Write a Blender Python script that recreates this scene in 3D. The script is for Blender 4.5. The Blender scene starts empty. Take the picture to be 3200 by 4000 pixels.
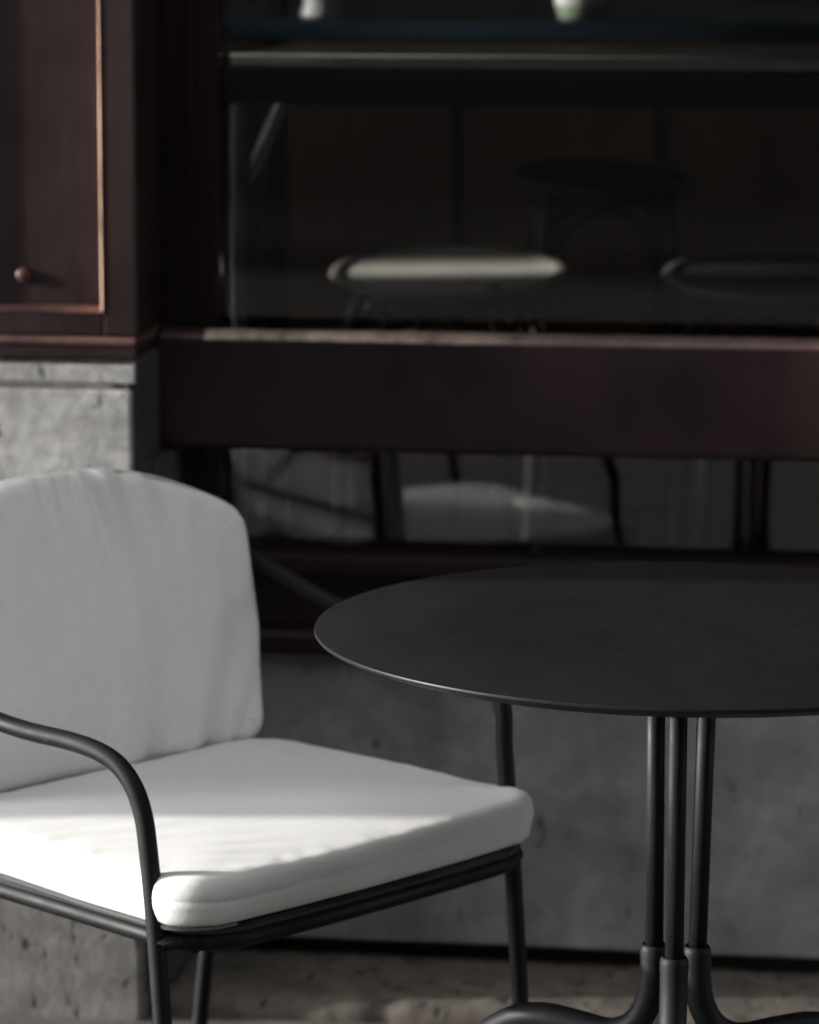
import bpy, bmesh, math, random
from mathutils import Vector, Matrix, noise
from math import sin, cos, tan, pi, radians as R

random.seed(7)
scene = bpy.context.scene
COL = scene.collection

# ------------------------------------------------------------------ camera
PITCH, ROLL, YAW = R(9.35), R(-0.19), R(7.5)
cam_d = bpy.data.cameras.new('camera')
cam = bpy.data.objects.new('camera', cam_d); COL.objects.link(cam)
cam_d.sensor_fit = 'HORIZONTAL'; cam_d.sensor_width = 24.0
cam_d.lens = 13000 / 3200 * 24.0
cam_d.clip_start = 0.05; cam_d.clip_end = 600
cam.matrix_world = (Matrix.Translation((0, -4.2, 1.33)) @ Matrix.Rotation(YAW, 4, 'Z')
                    @ Matrix.Rotation(R(90) - PITCH, 4, 'X') @ Matrix.Rotation(-ROLL, 4, 'Z'))
cam_d.dof.use_dof = True
cam_d.dof.focus_distance = 2.98
cam_d.dof.aperture_fstop = 5.0
cam_d.dof.aperture_blades = 0
scene.camera = cam

# ------------------------------------------------------------------ light
SUN_EL, SUN_AZ = R(12), R(8.2)          # azimuth: how far the light turns into the shopfront
to_sun = Vector((-cos(SUN_EL) * cos(SUN_AZ), -cos(SUN_EL) * sin(SUN_AZ), sin(SUN_EL)))
world = bpy.data.worlds.new('World'); scene.world = world; world.use_nodes = True
wn = world.node_tree; wn.nodes.clear()
w_out = wn.nodes.new('ShaderNodeOutputWorld'); w_bg = wn.nodes.new('ShaderNodeBackground')
w_sky = wn.nodes.new('ShaderNodeTexSky'); w_hs = wn.nodes.new('ShaderNodeHueSaturation')
w_sky.sky_type = 'NISHITA'; w_sky.sun_disc = False
w_sky.sun_elevation = SUN_EL; w_sky.sun_rotation = math.atan2(to_sun.x, to_sun.y)
w_sky.dust_density = 2.0
w_hs.inputs['Saturation'].default_value = 0.05
w_bg.inputs['Strength'].default_value = 0.15
wn.links.new(w_sky.outputs[0], w_hs.inputs['Color']); wn.links.new(w_hs.outputs[0], w_bg.inputs['Color'])
wn.links.new(w_bg.outputs[0], w_out.inputs[0])
sun_d = bpy.data.lights.new('sun', 'SUN'); sun = bpy.data.objects.new('sun', sun_d); COL.objects.link(sun)
sun_d.energy = 2.0; sun_d.angle = R(0.9); sun_d.color = (1.0, 0.955, 0.90)
sun.rotation_euler = to_sun.to_track_quat('Z', 'Y').to_euler(); sun.location = (-6, -3, 8)

vs = scene.view_settings
vs.view_transform = 'Standard'; vs.look = 'None'; vs.gamma = 1.0; vs.use_curve_mapping = False
vs.exposure = 1.92
scene.cycles.use_denoising = True
scene.cycles.sample_clamp_indirect = 2.0
scene.cycles.max_bounces = 5; scene.cycles.diffuse_bounces = 3; scene.cycles.glossy_bounces = 3
scene.cycles.transparent_max_bounces = 8
scene.cycles.caustics_reflective = False; scene.cycles.caustics_refractive = False

# ------------------------------------------------------------------ materials
class N:
    def __init__(s, name):
        s.m = bpy.data.materials.new(name); s.m.use_nodes = True
        s.t = s.m.node_tree; s.t.nodes.clear()
        s.out = s.t.nodes.new('ShaderNodeOutputMaterial')
    def n(s, typ, **kw):
        nd = s.t.nodes.new(typ)
        for k, v in kw.items(): setattr(nd, k, v)
        return nd
    def l(s, a, b): s.t.links.new(a, b)
    def coord(s): return s.n('ShaderNodeTexCoord').outputs['Object']
    def noise(s, scale, detail=6, rough=.55, vec=None, stretch=None):
        nd = s.n('ShaderNodeTexNoise'); nd.inputs['Scale'].default_value = scale
        nd.inputs['Detail'].default_value = detail; nd.inputs['Roughness'].default_value = rough
        v = vec or s.coord()
        if stretch:
            mp = s.n('ShaderNodeMapping'); mp.inputs['Scale'].default_value = stretch
            s.l(v, mp.inputs['Vector']); v = mp.outputs[0]
        s.l(v, nd.inputs['Vector']); return nd.outputs['Fac']
    def ramp(s, fac, stops):
        r = s.n('ShaderNodeValToRGB'); e = r.color_ramp.elements
        while len(e) < len(stops): e.new(0.5)
        for i, (p, c) in enumerate(stops):
            e[i].position = p; e[i].color = (*c, 1) if len(c) == 3 else c
        s.l(fac, r.inputs['Fac']); return r.outputs['Color']
    def mix(s, fac, a, b, mode='MIX'):
        m = s.n('ShaderNodeMix', data_type='RGBA', blend_type=mode)
        for i, x in ((0, fac), (6, a), (7, b)):
            if isinstance(x, (int, float)): m.inputs[i].default_value = x
            elif isinstance(x, tuple): m.inputs[i].default_value = (*x, 1)
            else: s.l(x, m.inputs[i])
        return m.outputs[2]
    def bsdf(s, col, rough=.5, spec=.5, metal=0.0, bump=None, bstr=.3, bdist=.002, **kw):
        b = s.n('ShaderNodeBsdfPrincipled')
        for key, x in (('Base Color', col), ('Roughness', rough), ('Specular IOR Level', spec), ('Metallic', metal)):
            if isinstance(x, (int, float)): b.inputs[key].default_value = x
            elif isinstance(x, tuple): b.inputs[key].default_value = (*x, 1)
            else: s.l(x, b.inputs[key])
        for k, v in kw.items(): b.inputs[k].default_value = v
        if bump is not None:
            bp = s.n('ShaderNodeBump'); bp.inputs['Strength'].default_value = bstr
            bp.inputs['Distance'].default_value = bdist
            s.l(bump, bp.inputs['Height']); s.l(bp.outputs[0], b.inputs['Normal'])
        s.l(b.outputs[0], s.out.inputs['Surface']); return b

def mat_paint(name, col, rough=.38, var=.35, spec=.4):
    k = N(name)
    a = k.noise(6, 5, .6); b = k.noise(55, 4, .6, stretch=(1, 1, .25))
    c = k.mix(k.ramp(a, [(.3, (0, 0, 0)), (.7, (1, 1, 1))]), tuple(x * (1 - var) for x in col), tuple(x * (1 + var) for x in col))
    fleck = k.ramp(k.noise(38, 3, .5), [(.70, (0, 0, 0)), (.76, (1, 1, 1))])
    c = k.mix(fleck, c, tuple(min(1, x * 2.2) for x in col))
    k.bsdf(c, k.ramp(a, [(.2, (rough * .8,) * 3), (.8, (min(1, rough * 1.3),) * 3)]), spec, bump=b, bstr=.5, bdist=.0012)
    return k.m

def mat_worn(name, col, bare):
    k = N(name)
    a = k.ramp(k.noise(9, 6, .65, stretch=(1, 1, .5)), [(.38, (0, 0, 0)), (.56, (1, 1, 1))])
    c = k.mix(a, col, bare)
    k.bsdf(c, .42, .4, bump=k.noise(60, 4), bstr=.3, bdist=.001); return k.m

def mat_stone(name, lo, hi, stain, pit=(.08, .075, .07), scale=1.0, bstr=.6, pits=.66):
    k = N(name)
    a = k.noise(7 * scale, 8, .62); b = k.noise(30 * scale, 6, .6); c = k.noise(17 * scale, 5, .55, stretch=(1.6, 1.6, .8))
    col = k.mix(k.ramp(a, [(.3, (0, 0, 0)), (.68, (1, 1, 1))]), lo, hi)
    col = k.mix(k.ramp(b, [(.42, (0, 0, 0)), (.62, (.55,) * 3)]), col, stain)
    pt = k.ramp(c, [(pits, (0, 0, 0)), (pits + .08, (1, 1, 1))])
    col = k.mix(pt, col, pit)
    fine = k.noise(140 * scale, 4, .6)
    h = k.mix(.35, k.mix(pt, b, (0, 0, 0)), fine)
    k.bsdf(col, .85, .25, bump=h, bstr=bstr, bdist=.004); return k.m

def mat_metal(name, col, rough=.42, spec=.5, grain=900, dustk=1.5):
    k = N(name)
    g = k.noise(grain, 2, .5)
    dust = k.ramp(k.noise(14, 5, .6), [(.45, (0, 0, 0)), (.8, (1, 1, 1))])
    vo = k.n('ShaderNodeTexVoronoi'); vo.inputs['Scale'].default_value = 34; k.l(k.coord(), vo.inputs['Vector'])
    speck = k.ramp(vo.outputs['Distance'], [(.018, (1, 1, 1)), (.03, (0, 0, 0))])
    c = k.mix(dust, col, tuple(x * dustk + .004 * (dustk - 1) * 2 for x in col))
    c = k.mix(speck, c, (.13, .125, .12))
    smear = k.mix(.6, k.noise(20, 4), k.noise(5, 6, .65, stretch=(1, .35, 1)))
    k.bsdf(c, k.ramp(smear, [(.36, (rough * .78,) * 3), (.64, (rough * 1.25,) * 3)]), spec, bump=g, bstr=.12, bdist=.0004)
    return k.m

def mat_fabric(name, col):
    k = N(name)
    wx = k.n('ShaderNodeTexWave', wave_type='BANDS', bands_direction='X'); wy = k.n('ShaderNodeTexWave', wave_type='BANDS', bands_direction='Y')
    wz = k.n('ShaderNodeTexWave', wave_type='BANDS', bands_direction='Z')
    co = k.coord()
    for wv in (wx, wy, wz):
        wv.inputs['Scale'].default_value = 190; wv.inputs['Distortion'].default_value = .6; wv.inputs['Detail'].default_value = 2
        k.l(co, wv.inputs['Vector'])
    h = k.mix(.5, k.mix(.5, wx.outputs['Color'], wy.outputs['Color']), wz.outputs['Color'])
    soil = k.ramp(k.noise(9, 6, .6), [(.35, (0, 0, 0)), (.75, (1, 1, 1))])
    c = k.mix(soil, tuple(x * .93 for x in col), col)
    c = k.mix(k.ramp(k.noise(420, 2), [(.35, (.55,) * 3), (.65, (1, 1, 1))]), tuple(x * .9 for x in col), c)
    slub = k.mix(.5, k.noise(260, 3, .6, stretch=(1, .18, .3)), k.noise(260, 3, .6, stretch=(.18, 1, 1)))
    c = k.mix(k.ramp(slub, [(.40, (0, 0, 0)), (.60, (1, 1, 1))]), k.mix(.10, c, (.45, .44, .42)), c)
    h = k.mix(.5, h, slub)
    k.bsdf(c, .92, .15, bump=h, bstr=.45, bdist=.0008, **{'Sheen Weight': .15, 'Sheen Roughness': .6})
    return k.m

def mat_glass(name, ior=1.65, tint=(.93, .95, .95)):
    k = N(name)
    fr = k.n('ShaderNodeFresnel'); fr.inputs['IOR'].default_value = ior
    tr = k.n('ShaderNodeBsdfTransparent'); tr.inputs['Color'].default_value = (*tint, 1)
    gl = k.n('ShaderNodeBsdfGlossy'); gl.inputs['Roughness'].default_value = .015
    mx = k.n('ShaderNodeMixShader')
    k.l(fr.outputs[0], mx.inputs[0]); k.l(tr.outputs[0], mx.inputs[1]); k.l(gl.outputs[0], mx.inputs[2])
    k.l(mx.outputs[0], k.out.inputs['Surface']); return k.m

def mat_plain(name, col, rough=.6, spec=.3, metal=0, var=.15, scale=5):
    k = N(name)
    a = k.noise(scale, 5)
    c = k.mix(a, tuple(x * (1 - var) for x in col), tuple(min(1, x * (1 + var)) for x in col))
    k.bsdf(c, rough, spec, metal, bump=k.noise(60, 4), bstr=.1, bdist=.001); return k.m

M = {}
M['maroon'] = mat_paint('maroon_paint', (.0170, .0060, .0070), .45)
M['dark_maroon'] = mat_paint('dark_maroon_paint', (.0145, .0062, .0070), .5, spec=.2)
M['worn'] = mat_worn('worn_maroon_edge', (.24, .105, .078), (.72, .50, .36))
M['worn_light'] = mat_worn('worn_maroon_bead', (.034, .018, .0175), (.115, .058, .047))
k = N('highlighted_board_top')
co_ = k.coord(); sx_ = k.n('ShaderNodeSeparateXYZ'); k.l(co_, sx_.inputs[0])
mr = k.n('ShaderNodeMapRange'); mr.inputs[1].default_value = -.80; mr.inputs[2].default_value = -.33  # sunlit sheen painted as pale colour, fading to the right
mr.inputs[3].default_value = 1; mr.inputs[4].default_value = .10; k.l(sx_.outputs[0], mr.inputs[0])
me_ = k.n('ShaderNodeMath', operation='GREATER_THAN'); me_.inputs[1].default_value = -.805; k.l(sx_.outputs[0], me_.inputs[0])  # left end stays dark, standing for the pillar's shadow
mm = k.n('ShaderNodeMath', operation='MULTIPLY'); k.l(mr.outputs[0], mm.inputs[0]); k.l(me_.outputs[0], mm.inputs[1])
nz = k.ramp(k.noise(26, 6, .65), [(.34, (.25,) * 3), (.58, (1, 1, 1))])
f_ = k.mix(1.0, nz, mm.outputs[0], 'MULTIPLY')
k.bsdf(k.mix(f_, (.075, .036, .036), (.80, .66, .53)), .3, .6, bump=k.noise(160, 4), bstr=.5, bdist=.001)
M['top_highlight'] = k.m
M['bead'] = mat_paint('maroon_knob_paint', (.075, .032, .028), .4)
M['pale_stone'] = mat_stone('pale_limestone', (.32, .317, .31), (.54, .535, .525), (.22, .215, .205), (.10, .098, .093), 1.7, .5, .60)
M['shade_toned_stone'] = mat_stone('shade_toned_base_stone', (.12, .118, .112), (.24, .235, .225), (.15, .135, .115), (.04, .039, .037), 1.8, .7, .58)  # darker tone stands in for light falling off down the pillar
M['wall_stone'] = mat_stone('grey_rendered_wall', (.115, .120, .128), (.32, .318, .312), (.20, .20, .198), (.085, .086, .088), 1.2, .7, .63)
M['step_stone'] = mat_stone('worn_step_stone', (.075, .066, .057), (.16, .136, .114), (.065, .058, .052), (.03, .028, .026), 1.5, .9, .58)
M['jamb'] = mat_stone('shaded_jamb_stone', (.030, .032, .035), (.06, .062, .066), (.04, .04, .042), (.02, .02, .02), 1.2, .6, .66)  # dark tone paints in the shade on the pillar's side
M['paving'] = mat_stone('pavement_stone', (.075, .073, .07), (.12, .116, .11), (.07, .068, .066), (.05, .05, .05), .5, .5, .7)
M['asphalt'] = mat_stone('asphalt', (.04, .04, .042), (.06, .06, .06), (.05, .05, .05), (.03, .03, .03), 2, .5, .7)
M['charcoal'] = mat_metal('charcoal_powder_coat', (.0055, .0058, .0070), .56, .22)
M['table_metal'] = mat_metal('dark_table_coat', (.0112, .0115, .0124), .40, .16, dustk=1.08)
M['black_plate'] = mat_metal('black_seat_plate', (.012, .012, .013), .35)
M['fabric'] = mat_fabric('white_canvas', (.80, .80, .785))
M['thread'] = mat_plain('pale_thread', (.82, .82, .80), .9, .1)
M['zip'] = mat_plain('grey_zip', (.10, .10, .10), .4, .5, var=.1)
M['glass'] = mat_glass('shop_glass', 1.66)
M['room_wood'] = mat_plain('brown_room_wall', (.42, .26, .175), .7, .2, var=.5, scale=1.6)
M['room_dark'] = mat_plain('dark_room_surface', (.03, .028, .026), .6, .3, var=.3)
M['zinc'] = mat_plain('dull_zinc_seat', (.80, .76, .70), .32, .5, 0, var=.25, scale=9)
M['shaded_seat'] = mat_plain('shaded_zinc_seat', (.085, .08, .075), .3, .5, 0, var=.25, scale=9)  # darker copy of the zinc seat, its shade put into the colour
M['counter'] = mat_plain('polished_counter', (.62, .58, .53), .6, .06, 0, var=.3, scale=7)
M['trim'] = mat_plain('pale_metal_trim', (.85, .82, .77), .3, .6, 0, var=.2, scale=3)
M['rim'] = mat_plain('dark_bent_rim', (.36, .33, .30), .3, .5, 0, var=.2, scale=9)
M['sage'] = mat_plain('grey_green_panel', (.26, .31, .30), .6, .3, 0, var=.3, scale=2)
M['chrome'] = mat_plain('stool_steel', (.10, .096, .092), .3, .5, .0)
M['bracket'] = mat_plain('grey_steel_tube', (.68, .65, .62), .4, .5, .3)
M['blue'] = mat_plain('deep_blue_paint', (.014, .040, .066), .4, .4)
M['ceramic'] = mat_plain('white_ceramic', (.80, .79, .77), .25, .5, var=.04)
M['green_glass'] = mat_plain('pale_green_ceramic', (.28, .33, .24), .3, .5, var=.2)
M['plaster'] = mat_plain('street_plaster', (.07, .065, .06), .85, .2, var=.2, scale=.8)
M['window_dark'] = mat_plain('dark_window', (.03, .035, .04), .15, .5, var=.1)
M['board_black'] = mat_plain('shade_board_black', (.03, .03, .03), .7, .2)

# ------------------------------------------------------------------ mesh helpers
def link(o, parent=None):
    COL.objects.link(o)
    if parent is not None: o.parent = parent
    return o

def tag(o, label=None, cat=None, group=None, kind=None):
    for k, v in (('label', label), ('category', cat), ('group', group), ('kind', kind)):
        if v: o[k] = v
    return o

def empty(name, loc=(0, 0, 0), rz=0):
    o = bpy.data.objects.new(name, None); o.empty_display_size = .1
    o.location = loc; o.rotation_euler = (0, 0, rz); return link(o)

def mesh_obj(name, verts, faces, mat, parent=None, smooth=True):
    me = bpy.data.meshes.new(name); me.from_pydata([tuple(v) for v in verts], [], faces); me.update()
    me.materials.append(M[mat])
    if smooth: me.polygons.foreach_set('use_smooth', [True] * len(me.polygons))
    return link(bpy.data.objects.new(name, me), parent)

def bm_obj(name, bm, mat, parent=None, smooth=False):
    bmesh.ops.recalc_face_normals(bm, faces=bm.faces)
    me = bpy.data.meshes.new(name); bm.to_mesh(me); bm.free(); me.materials.append(M[mat])
    if smooth: me.polygons.foreach_set('use_smooth', [True] * len(me.polygons))
    return link(bpy.data.objects.new(name, me), parent)

def box(name, x0, x1, y0, y1, z0, z1, mat, parent=None, bev=.002, seg=1, rough=0.0, cuts=0):
    bm = bmesh.new()
    bmesh.ops.create_cube(bm, size=1)
    for v in bm.verts:
        v.co = Vector((x0 + (v.co.x + .5) * (x1 - x0), y0 + (v.co.y + .5) * (y1 - y0), z0 + (v.co.z + .5) * (z1 - z0)))
    if bev > 0:
        bmesh.ops.bevel(bm, geom=list(bm.edges), offset=bev, segments=seg, affect='EDGES', profile=.6)
    if cuts:
        bmesh.ops.subdivide_edges(bm, edges=[e for e in bm.edges if e.calc_length() > .1], cuts=cuts, use_grid_fill=True)
    if rough > 0:
        for v in bm.verts:
            d = noise.noise_vector(v.co * 9) * .6 + noise.noise_vector(v.co * 31) * .4
            v.co += d * rough
    return bm_obj(name, bm, mat, parent, smooth=False)

def prism(name, prof, a0, a1, axis, mat, parent=None, smooth=False):
    """closed profile swept straight along an axis: 'x' takes (y,z) points, 'z' takes (x,y) points."""
    vs_, fs = [], []; n = len(prof)
    for a in (a0, a1):
        for p, q in prof: vs_.append((a, p, q) if axis == 'x' else (p, q, a))
    for i in range(n): fs.append((i, (i + 1) % n, n + (i + 1) % n, n + i))
    fs.append(tuple(range(n))[::-1]); fs.append(tuple(range(n, 2 * n)))
    bm = bmesh.new(); bvs = [bm.verts.new(v) for v in vs_]
    for f in fs: bm.faces.new([bvs[i] for i in f])
    return bm_obj(name, bm, mat, parent, smooth)

def spline(pts, sub=10):
    P = [Vector(p) for p in pts]; out = []
    for i in range(len(P) - 1):
        a = P[max(i - 1, 0)]; b = P[i]; c = P[i + 1]; d = P[min(i + 2, len(P) - 1)]
        for k in range(sub):
            t = k / sub
            out.append(.5 * ((2 * b) + (c - a) * t + (2 * a - 5 * b + 4 * c - d) * t * t + (3 * b - a - 3 * c + d) * t ** 3))
    out.append(P[-1]); return out

def tube_data(path, r, seg=16, closed=False):
    P = [Vector(p) for p in path]; n = len(P); vs_, fs = [], []
    T = []
    for i in range(n):
        a = P[(i - 1) % n] if closed or i > 0 else P[0]; b = P[(i + 1) % n] if closed or i < n - 1 else P[-1]
        T.append((b - a).normalized())
    up = Vector((0, 0, 1)) if abs(T[0].z) < .9 else Vector((1, 0, 0))
    u = (up - T[0] * up.dot(T[0])).normalized()
    for i in range(n):
        u = (u - T[i] * u.dot(T[i])).normalized(); v = T[i].cross(u)
        rr = r(i / (n - 1)) if callable(r) else r
        for k in range(seg):
            a = 2 * pi * k / seg; vs_.append(P[i] + (u * cos(a) + v * sin(a)) * rr)
    m = n if closed else n - 1
    for i in range(m):
        for k in range(seg):
            j = (i + 1) % n
            fs.append((i * seg + k, j * seg + k, j * seg + (k + 1) % seg, i * seg + (k + 1) % seg))
    if not closed:
        fs.append(tuple(range(seg))); fs.append(tuple(range((n - 1) * seg, n * seg))[::-1])
    return vs_, fs

def tube(name, path, r, mat, parent=None, seg=16, closed=False):
    v, f = tube_data(path, r, seg, closed)
    return mesh_obj(name, v, [q[::-1] for q in f], mat, parent)

def lathe(name, prof, mat, parent=None, c=(0, 0, 0), seg=96, smooth=True):
    vs_, fs = [], []; n = len(prof)
    for k in range(seg):
        a = 2 * pi * k / seg
        for r_, z in prof: vs_.append((c[0] + r_ * cos(a), c[1] + r_ * sin(a), c[2] + z))
    for k in range(seg):
        j = (k + 1) % seg
        for i in range(n - 1): fs.append((k * n + i, j * n + i, j * n + i + 1, k * n + i + 1))
    o = mesh_obj(name, vs_, fs, mat, parent, smooth)
    bm = bmesh.new(); bm.from_mesh(o.data); bmesh.ops.remove_doubles(bm, verts=bm.verts, dist=1e-5)
    bmesh.ops.recalc_face_normals(bm, faces=bm.faces); bm.to_mesh(o.data); bm.free()
    if smooth:
        o.data.polygons.foreach_set('use_smooth', [True] * len(o.data.polygons))
        o.data.set_sharp_from_angle(angle=R(40))
    return o

def copy_tree(o, parent=None):
    c = o.copy(); COL.objects.link(c); c.parent = parent
    for ch in list(o.children):
        copy_tree(ch, c)
    return c

# ================================================================== SETTING
tag(box('ground', -220, 220, -220, 220, -.30, -.165, 'asphalt', bev=0), kind='structure')
tag(box('road', -60, 60, -11.5, -6.0, -.2, -.12, 'asphalt', bev=0), kind='structure')
tag(box('pavement', -60, 60, -5.83, .30, -.2, 0.0, 'paving', bev=.004), kind='structure')
tag(box('kerb', -60, 60, -6.0, -5.832, -.2, .004, 'paving', bev=.012), kind='structure')
tag(box('opposite_pavement', -60, 60, -14.3, -11.5, -.2, 0.0, 'asphalt', bev=.01), kind='structure')

# ------------------------------------------------------------------ shopfront
shop = empty('cafe_shopfront', (0, 0, 0))
tag(shop, 'dark maroon painted cafe shopfront with stone pillar, big window and stone step', 'shopfront')

# rendered wall under the window, with a shadow gap at its foot
wall = box('stone_wall', -.862, 2.6, 0.0, .20, .056, .444, 'wall_stone', shop, bev=.004, rough=.0025, cuts=40)
box('wall_plinth', -.862, 2.6, .040, .20, .0, .055, 'room_dark', shop, bev=0)  # near-black colour paints in the shade of the gap

# worn stone step along the foot of the wall
step = empty('stone_step', (0, 0, 0)); step.parent = shop
xs = [-.85, .02, .93, 1.85, 2.6]
for a, b in zip(xs[:-1], xs[1:]):
    bm = bmesh.new()
    nx, L = 70, b - a - .006
    prof = [(.044, -.04), (.044, .03), (-.03, .0305), (-.09, .030), (-.140, .0295), (-.158, .0275), (-.167, .022), (-.171, .012), (-.172, 0.), (-.172, -.04)]
    # finer profile
    fine = []
    for (p, q) in zip(prof[:-1], prof[1:]):
        m_ = max(1, int(math.hypot(q[0] - p[0], q[1] - p[1]) / .010))
        for k in range(m_): fine.append((p[0] + (q[0] - p[0]) * k / m_, p[1] + (q[1] - p[1]) * k / m_))
    fine.append(prof[-1]); rows = []
    for i in range(nx + 1):
        x = a + .003 + L * i / nx; row = []
        for (y, z) in fine:
            pnt = Vector((x, y, z)); e = math.exp(-((y + .165) / .03) ** 2)
            d = noise.noise(pnt * 22) * .0022 + noise.noise(pnt * 60) * .0012
            chip = max(0, noise.noise(Vector((x * 17, 3.1, 0))) - .12) * .014 * e
            row.append(bm.verts.new((x, y + d + chip * .6, z + d - chip)))
        rows.append(row)
    for i in range(nx):
        for j in range(len(fine) - 1):
            bm.faces.new((rows[i][j], rows[i][j + 1], rows[i + 1][j + 1], rows[i + 1][j]))
    bm.faces.new(rows[0][::-1]); bm.faces.new(rows[-1])
    bm_obj('step_stone', bm, 'step_stone', step, smooth=True)

# pillar: stone base, wooden panelled casing above
base = empty('pillar_base', (0, 0, 0)); base.parent = shop
box('stone_block', -1.75, -.868, -.203, .20, -.02, .42, 'shade_toned_stone', base, bev=.006, rough=.003, cuts=24)
box('stone_block', -1.75, -.874, -.200, .20, .424, .811, 'pale_stone', base, bev=.004, rough=.0010, cuts=24)
prism('stone_cap', [(-.1985, .8165), (-.2002, .819), (-.2002, .838), (-.184, .8495), (.2, .8495), (.2, .8165)], -1.75, -.871, 'x', 'pale_stone', base)
box('mortar_joint', -1.745, -.878, -.1990, .19, .8105, .817, 'shade_toned_stone', base, bev=0)
prism('stone_jamb', [(-.8735, -.194), (-.858, -.165), (-.851, -.150), (-.844, -.10), (-.844, .0), (-.8735, .0)], .031, .718, 'z', 'jamb', base)
prism('stone_jamb', [(-.8735, -.194), (-.868, -.18), (-.866, -.150), (-.864, -.10), (-.864, -.03), (-.8735, -.03)], .7185, .849, 'z', 'jamb', base)

cas = empty('pillar_casing', (0, 0, 0)); cas.parent = shop
# frame members stand proud of the recessed panel
box('stile', -.909, -.866, -.200, .04, .876, 3.35, 'maroon', cas, bev=.003)
box('stile', -1.75, -1.16, -.200, .04, .876, 3.35, 'maroon', cas, bev=.003)
box('lower_rail', -1.16, -.909, -.200, .04, .876, .905, 'maroon', cas, bev=.002)
box('upper_rail', -1.16, -.909, -.200, .04, 2.9, 3.35, 'maroon', cas, bev=.002)
box('panel', -1.16, -.9095, -.178, .04, .9055, 2.9, 'maroon', cas, bev=0)
# mouldings: bevelled strips round the recess
prism('side_moulding', [(-.9155, -.1785), (-.9093, -.2012), (-.9085, -.2012), (-.9085, -.1785)], .906, 2.9, 'z', 'worn', cas)
prism('bottom_moulding', [(-.1785, .9115), (-.2012, .9055), (-.2012, .9046), (-.1785, .9046)], -1.16, -.909, 'x', 'worn_light', cas)
prism('base_board', [(-.2005, .8635), (-.205, .8605), (-.205, .8500), (.19, .8500), (.19, .8635)], -1.75, -.868, 'x', 'maroon', cas)
prism('base_bead', [(-.199, .8750), (-.2025, .8738), (-.2045, .870), (-.2040, .8655), (-.2012, .8638), (.19, .8638), (.19, .8750)], -1.75, -.868, 'x', 'worn_light', cas)
k = lathe('knob', [(0, .0), (.0100, .0), (.0100, .002), (.0075, .003), (.0085, .0045), (.0085, .007), (.006, .0095), (.0025, .0105), (0, .011)], 'bead', cas, seg=28)
k.scale = (.95, .95, .7); k.rotation_euler = (R(90), 0, 0); k.location = (-1.0135, -.1782, .948)

# window frame
win = empty('shop_window', (0, 0, 0)); win.parent = shop
prism('side_stile', [(-.8655, .10), (-.8655, -.055), (-.856, -.055), (-.854, -.045), (-.848, -.045), (-.846, -.030), (-.832, -.030), (-.829, -.022), (-.822, -.022), (-.819, -.010), (-.807, -.008), (-.804, .0), (-.804, .10)], .446, 3.35, 'z', 'dark_maroon', win)
prism('side_stile', [(1.62, .10), (1.62, -.03), (1.80, -.03), (1.80, .10)], .446, 3.35, 'z', 'dark_maroon', win)
prism('window_sill', [(-.03, .552), (-.034, .556), (-.034, .572), (-.026, .580), (.10, .582), (.10, .552)], -.8030, 1.62, 'x', 'dark_maroon', win)
box('lower_panel', -.8030, 1.62, -.006, .10, .482, .5515, 'dark_maroon', win, bev=.001)
prism('bottom_moulding', [(-.022, .446), (-.026, .45), (-.026, .468), (-.02, .476), (-.008, .4815), (.10, .4815), (.10, .446)], -.8030, 1.62, 'x', 'dark_maroon', win)
box('top_rail', -.8030, 1.62, -.03, .10, 2.55, 3.35, 'dark_maroon', win, bev=.003)
box('lower_pane', -.8035, 1.6195, .028, .034, .5825, .745, 'glass', win, bev=0)
box('upper_pane', -.8035, 1.6195, .028, .034, .845, 2.5495, 'glass', win, bev=0)
box('glazing_bar', -.8035, 1.6195, .012, .052, .7455, .8445, 'dark_maroon', win, bev=.002)

# broad board fixed across the window
bm = bmesh.new()
prof = [(-.040, .721), (-.078, .721), (-.081, .724), (-.082, .730), (-.082, .857), (-.080, .864), (-.074, .8685), (-.066, .870), (-.040, .8695)]
nx = 160; rows = []
for i in range(nx + 1):
    x = -.8630 + 2.66 * (i / nx) ** 1.3; row = []
    for (y, z) in prof:
        d = noise.noise(Vector((x * 6, y * 20, z * 20))) * .0010 + noise.noise(Vector((x * 45, y * 60, z * 30))) * .0005
        row.append(bm.verts.new((x, y + d, z + d * .8)))
    rows.append(row)
for i in range(nx):
    for j in range(len(prof)):
        jj = (j + 1) % len(prof)
        bm.faces.new((rows[i][j], rows[i][jj], rows[i + 1][jj], rows[i + 1][j]))
bm.faces.new(rows[0][::-1]); bm.faces.new(rows[-1])
rail = bm_obj('window_board', bm, 'maroon', shop, smooth=True); rail.data.set_sharp_from_angle(angle=R(50))
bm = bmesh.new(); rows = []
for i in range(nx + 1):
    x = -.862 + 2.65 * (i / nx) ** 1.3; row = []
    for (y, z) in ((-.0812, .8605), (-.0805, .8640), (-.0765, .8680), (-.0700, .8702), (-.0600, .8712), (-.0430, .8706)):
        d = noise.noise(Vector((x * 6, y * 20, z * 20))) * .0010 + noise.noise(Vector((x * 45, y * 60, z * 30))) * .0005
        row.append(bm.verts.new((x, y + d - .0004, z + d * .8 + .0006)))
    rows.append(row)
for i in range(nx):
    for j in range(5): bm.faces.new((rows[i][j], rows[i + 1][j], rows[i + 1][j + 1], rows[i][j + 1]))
bm_obj('top_highlight', bm, 'top_highlight', rail, smooth=True)
rail['label'] = 'broad maroon board across the window with a highlight painted along its top edge'
box('board_bracket', -.79, -.75, -.0395, -.0085, .735, .85, 'dark_maroon', shop, bev=.002)
box('board_bracket', 1.63, 1.67, -.0395, -.0305, .735, .85, 'dark_maroon', shop, bev=.002)

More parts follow.
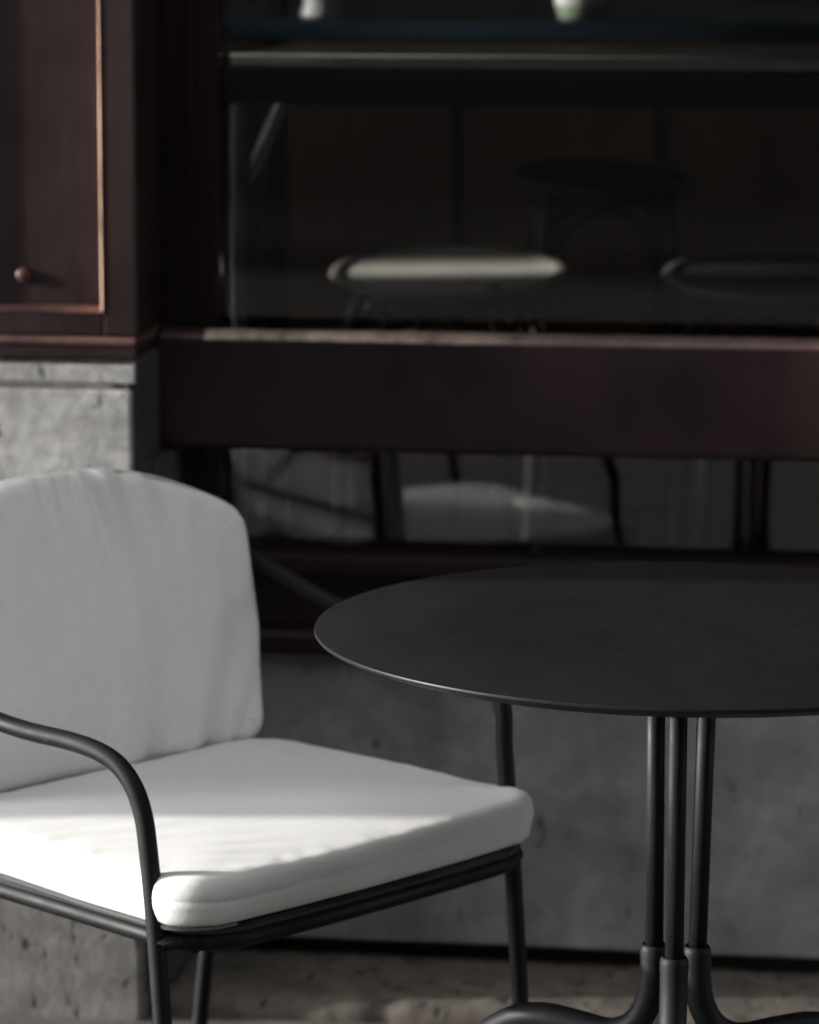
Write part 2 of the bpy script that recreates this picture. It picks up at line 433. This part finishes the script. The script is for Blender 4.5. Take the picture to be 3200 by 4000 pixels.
# the rest of the front: wall left of the pillar with openings added for the sun, storeys above
box('upper_wall', -13, 6, -.10, .20, 3.36, 11.0, 'plaster', shop, bev=.01)
box('side_wall', 1.81, 6, -.05, .20, .446, 3.355, 'maroon', shop, bev=.004)
def sun_hole(p, y=0.0):
    t = (p[1] - y) / -to_sun.y
    return p[0] + to_sun.x * t, p[2] + to_sun.z * t
hx, hz = sun_hole((-.60, .70, .885)); jx, jz = sun_hole((-.80, 1.09, 1.27))
# unseen openings added so sun lands on the stool, jar and bar table
hx0, hx1, hz0, hz1 = hx - .80, hx + .30, hz - .18, hz + .18
qx, qz = sun_hole((-.62, .30, 1.212)); qx0, qx1, qz0, qz1 = qx - 1.0, qx + .40, qz - .12, qz + .12
jx0, jx1, jz0, jz1 = jx - .35, jx + .62, jz - .14, jz + .16
for a, b, lo, hi in ((-13, jx0, 0, 6), (jx0, jx1, 0, jz0), (jx0, jx1, jz1, 6), (jx1, hx0, 0, 6), (hx0, hx1, 0, hz0), (hx0, hx1, hz1, 6), (hx1, qx0, 0, 6), (qx0, qx1, 0, qz0), (qx0, qx1, qz1, 6), (qx1, -1.752, 0, 6)):
    top_ = 3.355 if hi == 6 else hi
    if lo < top_: box('side_wall', a + .0002, b - .0002, -.05, .02, lo + .0002, top_, 'maroon', shop, bev=.0015)
for a, b in ((qx0, qx0 + .03), (qx1 - .03, qx1)):
    box('sun_hole_frame', a, b, -.075, -.0505, qz0 - .03, qz1 + .03, 'maroon', shop, bev=.003)

# ------------------------------------------------------------------ room behind the glass
tag(box('interior_floor', -12, 3.0, .2005, 6.2, -.05, .0015, 'room_dark', bev=0), kind='structure')
tag(box('interior_back_wall', -12, 3.0, 6.0, 6.2, .002, 3.6, 'room_wood', bev=0), kind='structure')
tag(box('interior_side_wall', -12.2, -12, .2005, 6.2, .0, 3.6, 'room_wood', bev=0), kind='structure')
tag(box('interior_side_wall', 3.0, 3.2, .2005, 6.2, .0, 3.6, 'room_wood', bev=0), kind='structure')
tag(box('interior_ceiling', -12.2, 3.2, .2005, 6.2, 3.6, 3.7, 'room_dark', bev=0), kind='structure')

part_ = empty('wood_partition', (0, 2.7, 0))
tag(part_, 'dim brown wooden partition at the back of the cafe room', 'partition')
x = -1.9; i = 0
while x < 1.3:
    wd = .20 + .05 * random.random()
    bx = box('board', x + .003, x + wd - .003, 0 + .012 * (i % 2), .04, .002, 1.19, 'room_wood', part_, bev=.003)
    x += wd; i += 1
box('upper_panel', -1.9, 1.25, 0.0, .04, 1.1905, 1.75, 'sage', part_, bev=.003)

# high bar table just inside the window
bar = empty('bar_table', (0, 0, 0))
tag(bar, 'long high bar table with polished top just inside the window', 'table')
prism('table_top', [(.1735, 1.180), (.1735, 1.2105), (1.02, 1.2105), (1.02, 1.180)], -.862, 1.5, 'x', 'counter', bar)
tube('edge_trim', [(-.862, .1655, 1.2055), (.3, .1655, 1.2055), (1.5, .1655, 1.2055)], .0075, 'trim', bar, 16)
box('fascia', -.862, 1.5, .1660, .1732, 1.150, 1.1975, 'dark_maroon', bar, bev=.002)
bar.scale.z = .9975
for lx, ly in ((-.862, .46), (1.45, .46)):
    lg = tube('leg', [(lx, ly, 1.1795), (lx, ly, .6), (lx, ly, .02)], .0115, 'bracket', bar, 12)
    box('foot_bar', lx - .03, lx + .03, .25, .95, .002, .0195, 'bracket', bar, bev=.003)
tube('brace', [(-.853, .462, 1.02), (-.838, .462, 1.05), (-.79, .462, 1.155), (-.784, .462, 1.1795)], .0095, 'bracket', bar, 12)
box('brace_plate', -.846, -.826, .60, .62, 1.10, 1.1795, 'worn_light', bar, bev=.003)

# bar stools
def make_stool(name, seat_mat):
    s = empty(name, (0, 0, 0))
    lathe('seat', [(0, .8795), (.06, .8795), (.12, .8800), (.150, .8806), (.1585, .8812), (.1585, .8745), (0, .8745)], seat_mat, s, seg=72)
    lathe('rim', [(.159, .8745), (.159, .8822), (.163, .8840), (.170, .8843), (.1750, .8832), (.1768, .8795), (.1755, .8765), (.170, .8745), (.159, .8745)], 'rim', s, seg=72)
    lathe('apron_ring', [(.136, .8743), (.140, .8743), (.140, .850), (.136, .850), (.136, .8743)], 'chrome', s, seg=64)
    ang = [R(35), R(125), R(215), R(305)]
    for a in ang:
        tube('leg', spline([(.138 * cos(a), .138 * sin(a), .868), (.162 * cos(a), .162 * sin(a), .80), (.170 * cos(a), .170 * sin(a), .70), (.185 * cos(a), .185 * sin(a), .45), (.215 * cos(a), .215 * sin(a), .004)], 6), .0125, 'chrome', s, 12)
    for i in range(4):
        a, b = ang[i], ang[(i + 1) % 4]
        if b < a: b += 2 * pi
        pts = []
        for k_ in range(17):
            t = k_ / 16; th = a + (b - a) * t
            chord = (1 - t) * Vector((cos(a), sin(a))) + t * Vector((cos(b), sin(b)))
            p = chord * .165
            pts.append((p.x, p.y, .70 + .125 * sin(pi * t) ** .55))
        tube('arch', pts, .008, 'chrome', s, 10)
    ring = [(.196 * cos(2 * pi * q / 48), .196 * sin(2 * pi * q / 48), .33) for q in range(48)]
    tube('foot_ring', ring, .008, 'chrome', s, 10, closed=True)
    for ch in s.children:
        if ch.name.startswith(('seat', 'apron', 'rim')):
            ch.data.transform(Matrix.Translation((0, 0, .862)) @ Matrix.Rotation(R(7.0), 4, 'X') @ Matrix.Translation((0, 0, -.862)))
    return s

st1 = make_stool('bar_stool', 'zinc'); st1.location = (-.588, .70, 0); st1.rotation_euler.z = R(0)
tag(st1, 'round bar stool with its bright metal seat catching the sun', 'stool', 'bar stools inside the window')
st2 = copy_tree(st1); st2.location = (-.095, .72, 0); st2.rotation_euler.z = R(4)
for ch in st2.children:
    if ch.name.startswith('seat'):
        ch.data = ch.data.copy(); ch.data.materials[0] = M['shaded_seat']
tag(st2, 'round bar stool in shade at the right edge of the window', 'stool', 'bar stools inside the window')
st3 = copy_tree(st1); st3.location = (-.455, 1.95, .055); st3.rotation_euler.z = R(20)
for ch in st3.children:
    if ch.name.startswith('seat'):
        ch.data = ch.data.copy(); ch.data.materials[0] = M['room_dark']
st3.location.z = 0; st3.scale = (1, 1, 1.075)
tag(st3, 'dim black bar stool standing deep inside the dark room', 'stool', 'bar stools inside the window')

# blue shelf with crockery further in
shf = empty('blue_shelf', (0, 0, 0))
tag(shf, 'deep blue shelf unit running along behind the bar table', 'shelf')
box('shelf_board', -1.7, 1.2, 1.06, 1.30, 1.212, 1.241, 'blue', shf, bev=.003)
for lx in (-1.62, -.02, 1.12):
    box('shelf_leg', lx, lx + .03, 1.24, 1.27, .002, 1.2115, 'room_dark', shf, bev=.002)
for cx, nm, mt, lb in ((-.845, 'white_jar', 'ceramic', 'white waisted ceramic jar on the blue shelf'),):
    o = lathe(nm, [(0, 0), (.030, 0), (.0385, .006), (.0395, .012), (.036, .020), (.0335, .028), (.034, .036), (.037, .046), (.0395, .06), (.0395, .09), (.034, .10), (.03, .104), (0, .105)], mt, None, seg=48)
    o.location = (cx, 1.13, 1.2415); o.scale = (.92, .92, .92); tag(o, lb, 'jar')
cup = empty('crockery_bowl', (-.428, 1.13, 1.2415)); tag(cup, 'pale green bowl with a white rim on the blue shelf', 'bowl')
lathe('bowl', [(0, 0), (.030, 0), (.038, .006), (.041, .018), (.042, .0245), (0, .0245)], 'green_glass', cup, seg=40)
lathe('rim', [(.0, .0247), (.042, .0247), (.044, .03), (.044, .06), (.041, .062), (.040, .05), (0, .049)], 'ceramic', cup, seg=40)
cl = box('interior_column', -.975, -.941, 1.32, 1.355, .002, 3.59, 'room_dark', bev=.003)
tag(cl, 'slim black post behind the bar table', 'post')

# ------------------------------------------------------------------ ARMCHAIR
CH_LOC = Vector((-.488, -.998, 0)); CH_ROT = R(-126.66)
chair = empty('armchair', CH_LOC, CH_ROT)
tag(chair, 'charcoal tubular metal armchair with curved arms beside the round table', 'chair')
TR = .0092
def rrect(x0, x1, y0, y1, r, n=10, z=0.0, taper=0.0):
    pts = []
    for cx, cy, a0 in ((x1 - r, y1 - r, 0), (x0 + r, y1 - r, 90), (x0 + r, y0 + r, 180), (x1 - r, y0 + r, 270)):
        for i in range(n + 1):
            a = R(a0 + 90 * i / n); pts.append((cx + r * cos(a), cy + r * sin(a), z))
    return pts
def densify(pts, step=.012):
    out = []; n = len(pts)
    for i in range(n):
        a = Vector(pts[i]); b = Vector(pts[(i + 1) % n]); m_ = max(1, int((b - a).length / step))
        for k_ in range(m_): out.append(a.lerp(b, k_ / m_))
    return out
fr = densify(rrect(-.238, .238, -.40, .046, .062, 9, .411))
for p in fr:                                              # the front bar bows outwards a little
    if p.y > 0: p.y += .008 * (1 - (p.x / .24) ** 2)
tube('seat_frame', fr, TR, 'charcoal', chair, 18, closed=True)
# thin pressed plate on top of the frame
pl = densify(rrect(-.243, .243, -.395, .050, .062, 9, .0))
vs_ = []; n_ = len(pl)
for z_, inset in ((.4215, .004), (.4195, 0), (.4235, 0), (.4265, .0025)):
    for p in pl:
        q = Vector((p.x, p.y, z_)); yb = .008 * (1 - (p.x / .24) ** 2) if p.y > 0 else 0
        c_ = Vector((0, -.17, z_)); d_ = (q - c_).normalized(); q -= d_ * inset; q.y += yb; vs_.append(q)
fs_ = []
for k_ in range(3):
    for i in range(n_): fs_.append((k_ * n_ + i, k_ * n_ + (i + 1) % n_, (k_ + 1) * n_ + (i + 1) % n_, (k_ + 1) * n_ + i))
fs_.append(tuple(range(3 * n_, 4 * n_))); fs_.append(tuple(range(n_))[::-1])
mesh_obj('seat_plate', vs_, fs_, 'black_plate', chair, smooth=False)

ARM = [(.250, .030, .004), (.250, .017, .22), (.250, .004, .38), (.250, -.002, .44), (.250, -.010, .50), (.2505, -.016, .532), (.252, -.027, .557),
       (.254, -.046, .5755), (.257, -.072, .5855), (.2605, -.11, .590), (.268, -.17, .5925), (.272, -.23, .599), (.273, -.29, .614), (.271, -.345, .633), (.266, -.40, .657), (.256, -.445, .682)]
for s_ in (1, -1):
    arm = tube('arm', spline([(s_ * a, b + (.004 if s_ < 0 and c > .5 else 0), c + (.020 * min(1, max(0, (c - .44) / .09)) * min(1, max(0, (b + .45) / .25)) if s_ < 0 else 0)) for a, b, c in ARM], 10), TR, 'charcoal', chair, 20)
    lathe('glide', [(0, 0), (.0105, 0), (.0105, .008), (.0095, .0095), (0, .0095)], 'black_plate', arm, (s_ * .250, .030, -.0005), 20)
    # short weld stub between leg and frame
    tube('weld', [(s_ * .250, .000, .411), (s_ * .232, .012, .411), (s_ * .222, .03, .411)], lambda t: .0105 - .002 * sin(pi * t), 'charcoal', chair, 14)
    rl = tube('rear_leg', spline([(s_ * .247, -.50, .004), (s_ * .247, -.475, .193), (s_ * .247, -.435, .36), (s_ * .248, -.418, .42), (s_ * .252, -.425, .52), (s_ * .256, -.445, .682)], 8), TR, 'charcoal', chair, 18)
    lathe('glide', [(0, 0), (.0105, 0), (.0105, .008), (.0095, .0095), (0, .0095)], 'black_plate', rl, (s_ * .247, -.50, -.0005), 20)
    tube('weld', [(s_ * .248, -.418, .415), (s_ * .238, -.40, .411), (s_ * .225, -.385, .411)], .0085, 'charcoal', chair, 12)
tube('back_hoop', spline([(.256, -.445, .682), (.246, -.462, .700), (.20, -.474, .722), (.12, -.486, .742), (0, -.490, .750), (-.12, -.486, .742), (-.20, -.474, .722), (-.246, -.462, .700), (-.256, -.445, .682)], 8), TR, 'charcoal', chair, 16)
for z_, yy in ((.52, -.442), (.61, -.455), (.70, -.476)):
    tube('back_slat', spline([(.250, yy + .012, z_), (.12, yy, z_), (0, yy - .004, z_), (-.12, yy, z_), (-.250, yy + .012, z_)], 6), .006, 'charcoal', chair, 10)

# ------------------------------------------------------------------ cushions
def gauss(x, s): return math.exp(-(x / s) ** 2)

def seat_cushion():
    out = densify(rrect(-.256, .256, -.372, .052, .050, 12, 0), .005)
    n = len(out); c = Vector((0, -.16, 0))
    # (inset, z) from the underside to the middle of the top
    prof = [(.06, .0), (.016, .0), (.006, .0015), (.0015, .006), (.0, .012), (-.0008, .018), (-.0006, .0240), (.0004, .0255), (-.0006, .0270), (.0006, .0345), (.0025, .0400), (.0060, .0438), (.0110, .0460), (.019, .0468)]
    vs_, fs = [], []
    def outline(i, ins):
        p = out[i]; a = out[(i - 1) % n]; b = out[(i + 1) % n]; t = (b - a).normalized(); nn = Vector((t.y, -t.x, 0))
        return p - nn * ins
    # signed inset for inner rings: shrink toward an inner spine
    rings = []
    for ins, z in prof:
        ring = []
        for i in range(n):
            q = outline(i, ins); tap = 1 - .06 * max(0, (-q.y - .1) / .27)
            yb = .010 * (1 - (q.x / .25) ** 2) if q.y > 0 else 0
            ring.append(Vector((q.x * tap, q.y + yb, z)))
        rings.append(ring)
    last = rings[-1]; zl = prof[-1][1]
    for k in range(1, 26):
        t = k / 26; ring = []
        for i in range(n):
            q = last[i].lerp(Vector((last[i].x * .05, -.16 + (last[i].y + .16) * .05, 0)), t); ring.append(Vector((q.x, q.y, zl + .0045 * (1 - (1 - t) ** 2.2))))
        rings.append(ring)
    for r_i, ring in enumerate(rings):
        for i, p in enumerate(ring):
            edge = 1 if r_i < 16 else max(0, 1 - (r_i - 15) / 14)
            top = 1 if r_i >= 8 else 0
            d = 0
            # gathers running in from the seam, both on the top and on the side band
            s = i / n
            g = noise.noise(Vector((i * .11, r_i * .05, 2.7))) + .6 * noise.noise(Vector((i * .31, r_i * .04, 8.1)))
            d += g * .0013 * (1 if 6 <= r_i < 14 else .35 if r_i < 6 else max(0, 1 - (r_i - 13) / 4) * .8)
            # long soft folds over the side that meets the arm
            if top:
                sx = p.x - .14
                d += .0005 * gauss(sx, .07) * sin((p.y * 1.0 + p.x * .55) * 150 + 2 * noise.noise(p * 12)) * (1 if p.x > 0.02 else .2) * gauss(p.y + .09, .14)
                d += .0009 * noise.noise(p * 11) - .0030 * gauss(Vector((p.x, p.y + .17)).length, .13)
            nrm = Vector((p.x, p.y + .16, 0)).normalized() if r_i < 11 else Vector((0, 0, 1))
            # pinched corners
            corner = gauss(Vector((abs(p.x) - .236, p.y - .035)).length, .030)
            if r_i < 12: d -= .0022 * corner * (1 - abs(p.z - .01) / .03) if p.z < .02 else 0
            q = p + nrm * d
            q.z += .0035 * corner * (p.z / .05)
            vs_.append(q)
    for r_i in range(len(rings) - 1):
        for i in range(n):
            fs.append((r_i * n + i, r_i * n + (i + 1) % n, (r_i + 1) * n + (i + 1) % n, (r_i + 1) * n + i))
    fs.append(tuple(range((len(rings) - 1) * n, len(rings) * n))); fs.append(tuple(range(n))[::-1])
    o = mesh_obj('seat_cushion', vs_, fs, 'fabric'); seam = [vs_[7 * n + i] for i in range(n)]; low = [vs_[2 * n + i] for i in range(n)]
    return o, seam, low

sc_o, seam, low = seat_cushion()
sc_o.location = CH_LOC + Vector((0, 0, .4275)); sc_o.rotation_euler = (0, 0, CH_ROT)
tag(sc_o, 'white canvas seat cushion lying on the metal armchair, half in sun', 'cushion')
tube('seam', [p + Vector((0, 0, 0)) for p in seam[::2]], .0007, 'thread', sc_o, 6, closed=True)
# zip along the side under the arm and across the front corner
zp = [p for p in low if p.x > .19 and -.33 < p.y < .052]
zp.sort(key=lambda p: p.y)
zv, zf = tube_data([p + Vector((.0008, 0, -.0022)) for p in zp], .0019, 8)
zf = [f[::-1] for f in zf]
for i in range(0, len(zp) - 1):
    for tt in (0, .5):
        p = zp[i].lerp(zp[i + 1], tt) + Vector((.0022, 0, -.0008)); b0 = len(zv); t = (zp[i + 1] - zp[i]).normalized() * .0009
        for dz in (-.0013, .0013):
            for sgn in (-1, 1):
                for ox in (0, .0011): zv.append(p + t * sgn + Vector((ox, 0, dz)))
        for f in ((0, 1, 3, 2), (4, 6, 7, 5), (0, 4, 5, 1), (2, 3, 7, 6), (1, 5, 7, 3), (0, 2, 6, 4)): zf.append(tuple(b0 + q for q in f))
mesh_obj('zip', zv, zf, 'zip', sc_o, smooth=False)

def back_cushion():
    """outline in (x, h) on the leaning back plane; thickness runs to the rear."""
    half = [(0, .322), (.06, .3195), (.12, .308), (.17, .292), (.21, .2755), (.234, .2635), (.248, .252), (.2545, .237), (.2555, .21), (.2520, .14), (.2470, .08), (.2430, .04), (.2405, .022), (.232, .009), (.218, .003), (.18, .0015), (.10, .001), (0, .0)]
    right = [Vector((x, h, 0)) for x, h in half]
    loop = spline(right, 8); left = [Vector((-p.x, p.y, 0)) for p in loop[::-1]][1:-1]
    out = densify([tuple(p) for p in loop + left], .003); n = len(out)
    T = .052
    prof = [(.05, T), (.014, T), (.005, T - .003), (.0005, T - .010), (-.0005, T - .02), (-.0004, .021), (.0010, .0185), (-.0002, .016), (.0015, .011), (.0045, .006), (.009, .0025), (.015, .0006), (.022, 0)]
    rings = []
    def outline(i, ins):
        p = out[i]; a = out[(i - 1) % n]; b = out[(i + 1) % n]; t = (b - a).normalized(); nn = Vector((-t.y, t.x, 0))
        return p - nn * ins
    for ins, d in prof: rings.append([Vector((*outline(i, ins).xy, d)) for i in range(n)])
    last = rings[-1]
    for k in range(1, 34):
        t = k / 34
        rings.append([Vector((last[i].x * (1 - .96 * t), .155 + (last[i].y - .155) * (1 - .96 * t), -.009 * (1 - (1 - t) ** 2))) for i in range(n)])
    vs_, fs = [], []
    lean = R(11)
    for r_i, ring in enumerate(rings):
        for i, p in enumerate(ring):
            x, h, d = p
            front = 1 if r_i >= 8 else 0
            vx = -x                                    # viewer's left is local +x
            if front:
                f_ = 0
                topd = max(0, .325 - h)
                for x0, s, a, ln, slant in ((.036, .0065, .0042, .10, .10), (.050, .010, -.0022, .07, .10), (.086, .010, .0030, .075, .06), (-.008, .007, .0026, .06, .06), (-.035, .006, .0020, .05, .12), (.13, .012, .0014, .06, .1), (.012, .006, .0018, .05, 0)):
                    xx = vx - x0 - slant * topd
                    f_ += a * gauss(xx, s * (1 + topd * 7)) * math.exp(-topd / ln) * (1 - gauss(topd, .010))
                for x0, s, a, ln, slant in ((.075, .014, .0036, .11, .25), (.120, .012, -.0024, .09, .35), (.155, .010, .0030, .08, .45), (.19, .008, .0020, .06, .6), (.03, .02, -.002, .1, .15)):
                    xx = vx - x0 - slant * h
                    f_ += a * gauss(xx, s * (1 + h * 6)) * math.exp(-h / ln)
                f_ += .0022 * noise.noise(Vector((vx * 7, h * 5, 1.0))) + .0006 * noise.noise(Vector((vx * 40, h * 12, 4.0)))
                d = d + f_ * 3.9
            edge = 1 if r_i < 14 else max(0, 1 - (r_i - 13) / 6)
            d += .0008 * edge * noise.noise(Vector((i * .35, r_i * .1, 5)))
            # the back wraps a little round the sitter
            wrap = .010 * (x / .25) ** 2
            y = -.366 - d + wrap - h * tan(lean) * .96
            vs_.append(Vector((x * 1.0, y, .4670 + h * 1.008 - d * .19)))
    for r_i in range(len(rings) - 1):
        for i in range(n):
            fs.append((r_i * n + i, (r_i + 1) * n + i, (r_i + 1) * n + (i + 1) % n, r_i * n + (i + 1) % n))
    fs.append(tuple(range((len(rings) - 1) * n, len(rings) * n))[::-1]); fs.append(tuple(range(n)))
    o = mesh_obj('back_cushion', vs_, fs, 'fabric')
    bm = bmesh.new(); bm.from_mesh(o.data); bmesh.ops.recalc_face_normals(bm, faces=bm.faces); bm.to_mesh(o.data); bm.free()
    return o, [vs_[7 * n + i] for i in range(n)]
bc_o, bseam = back_cushion()
bc_o.location = CH_LOC; bc_o.rotation_euler = (0, 0, CH_ROT)
tag(bc_o, 'white canvas back cushion with rounded top leaning in the metal armchair', 'cushion')
tube('seam', bseam[::2], .0007, 'thread', bc_o, 6, closed=True)

# ------------------------------------------------------------------ ROUND TABLE
TZ, TRAD = .72, .347
tab = empty('bistro_table', (-.1415, -1.144, 0))
tag(tab, 'round dark grey metal bistro table on three slim poles', 'table')
lathe('table_top', [(0, TZ), (TRAD * .5, TZ), (TRAD - .0012, TZ), (TRAD - .0003, TZ - .0004), (TRAD, TZ - .0012), (TRAD, TZ - .0030), (TRAD - .0006, TZ - .0038), (TRAD - .008, TZ - .0060), (TRAD - .024, TZ - .0130), (TRAD - .03, TZ - .0135), (0, TZ - .0135)], 'table_metal', tab, seg=256)
FOOT = [(.026, .403), (.0262, .390), (.0275, .371), (.032, .351), (.042, .332), (.058, .3185), (.080, .3115), (.115, .3125), (.155, .3120), (.19, .302), (.225, .276), (.256, .225), (.278, .15), (.292, .07), (.300, .012)]
for a, pr in ((R(268), .0265), (R(34), .0225), (R(150), .0255)):
    ca, sa = cos(a), sin(a)
    tr_ = pr + (.0075 if abs(a - R(34)) < .01 else .003)
    tube('pole', [(tr_ * ca, tr_ * sa, TZ - .0138), ((tr_ + pr) / 2 * ca, (tr_ + pr) / 2 * sa, .55), (pr * ca, pr * sa, .385)], .0088, 'charcoal', tab, 20)
    ft = tube('foot', spline([((r_ - .026 + pr) * ca, (r_ - .026 + pr) * sa, z) for r_, z in FOOT], 8), lambda t: .0132 if t > .02 else .0126, 'charcoal', tab, 20)
    lathe('socket_rim', [(.0096, .396), (.0096, .4075), (.0112, .4090), (.0128, .4075), (.0137, .4035), (.0137, .396), (.0096, .396)], 'charcoal', ft, (pr * ca, pr * sa, 0), 32)
    lathe('glide', [(0, 0), (.016, 0), (.016, .010), (.012, .013), (0, .013)], 'black_plate', ft, ((.274 + pr) * ca, (.274 + pr) * sa, -.0005), 24)
for ch in tab.children:
    if not ch.name.startswith('table_top'): ch.location.x = -.0035

# ------------------------------------------------------------------ added sun and sky blockers, then the house across the street
BY = -.97 - 2.3 * tan(SUN_AZ) + .2275
mb = empty('shade_board', (-2.9, BY, 0))  # unseen board added to shade the backrest and rear seat
tag(mb, 'tall narrow board added out of view on the pavement to shade the chair', 'blocker')
box('board', -.02, .02, -.20, .20, .12, 1.61, 'board_black', mb, bev=.004)
box('frame', -.026, .026, -.2275, -.2005, .06, 1.625, 'maroon', mb, bev=.003)
box('frame', -.026, .026, .2005, .2275, .06, 1.625, 'maroon', mb, bev=.003)
box('foot', -.22, .22, -.225, .225, .0005, .06, 'charcoal', mb, bev=.006)

aw = empty('sky_block_awning', (0, 0, 0))  # unseen awning added to keep sky light off window and room
tag(aw, 'dark red awning added out of view above the shop window to block sky', 'awning')
prism('sky_block_canvas', [(-.70, 2.60), (-.12, 2.90), (-.12, 2.915), (-.70, 2.615)], -.95, 2.0, 'x', 'maroon', aw)
prism('sky_block_valance', [(-.712, 2.42), (-.7005, 2.42), (-.7005, 2.615), (-.712, 2.615)], -.95, 2.0, 'x', 'maroon', aw)
for lx in (-.93, 1.97):
    tube('arm', [(lx, -.052, 2.5), (lx, -.4, 2.56), (lx, -.69, 2.59)], .012, 'charcoal', aw, 10)

cb = empty('sky_block_house', (14, -9, 0))  # unseen house added to cut sky light from the right
tag(cb, 'dark low house added out of view on the right to block sky', 'building')
box('wall', -4, 8, -16, 4, -.16, 10.5, 'plaster', cb, bev=.02)  # body of the added sky-blocking house
for i in range(-3, 2):
    for z0 in (1.0, 4.4):
        box('window', -4.03, -3.9, i * 3.2 - .6, i * 3.2 + .6, z0, z0 + 2, 'window_dark', cb, bev=.01)  # window on the added sky-blocking house

opp = empty('opposite_building', (0, -14.5, 0))
tag(opp, 'plastered town house across the street', 'building')
box('wall', -26, 26, -.6, 0, -.1, 12, 'plaster', opp, bev=.02)
box('plinth', -26, 26, -.05, .05, -.1, .7, 'asphalt', opp, bev=.02)
for i in range(-6, 7):
    for z0, hh in ((1.1, 2.1), (4.4, 2.0), (7.6, 1.9)):
        wv = box('window', i * 3.6 - .65, i * 3.6 + .65, -.2, .045, z0, z0 + hh, 'window_dark', opp, bev=.01)
        box('sill', i * 3.6 - .75, i * 3.6 + .75, .046, .16, z0 - .1, z0 - .002, 'paving', wv, bev=.01)
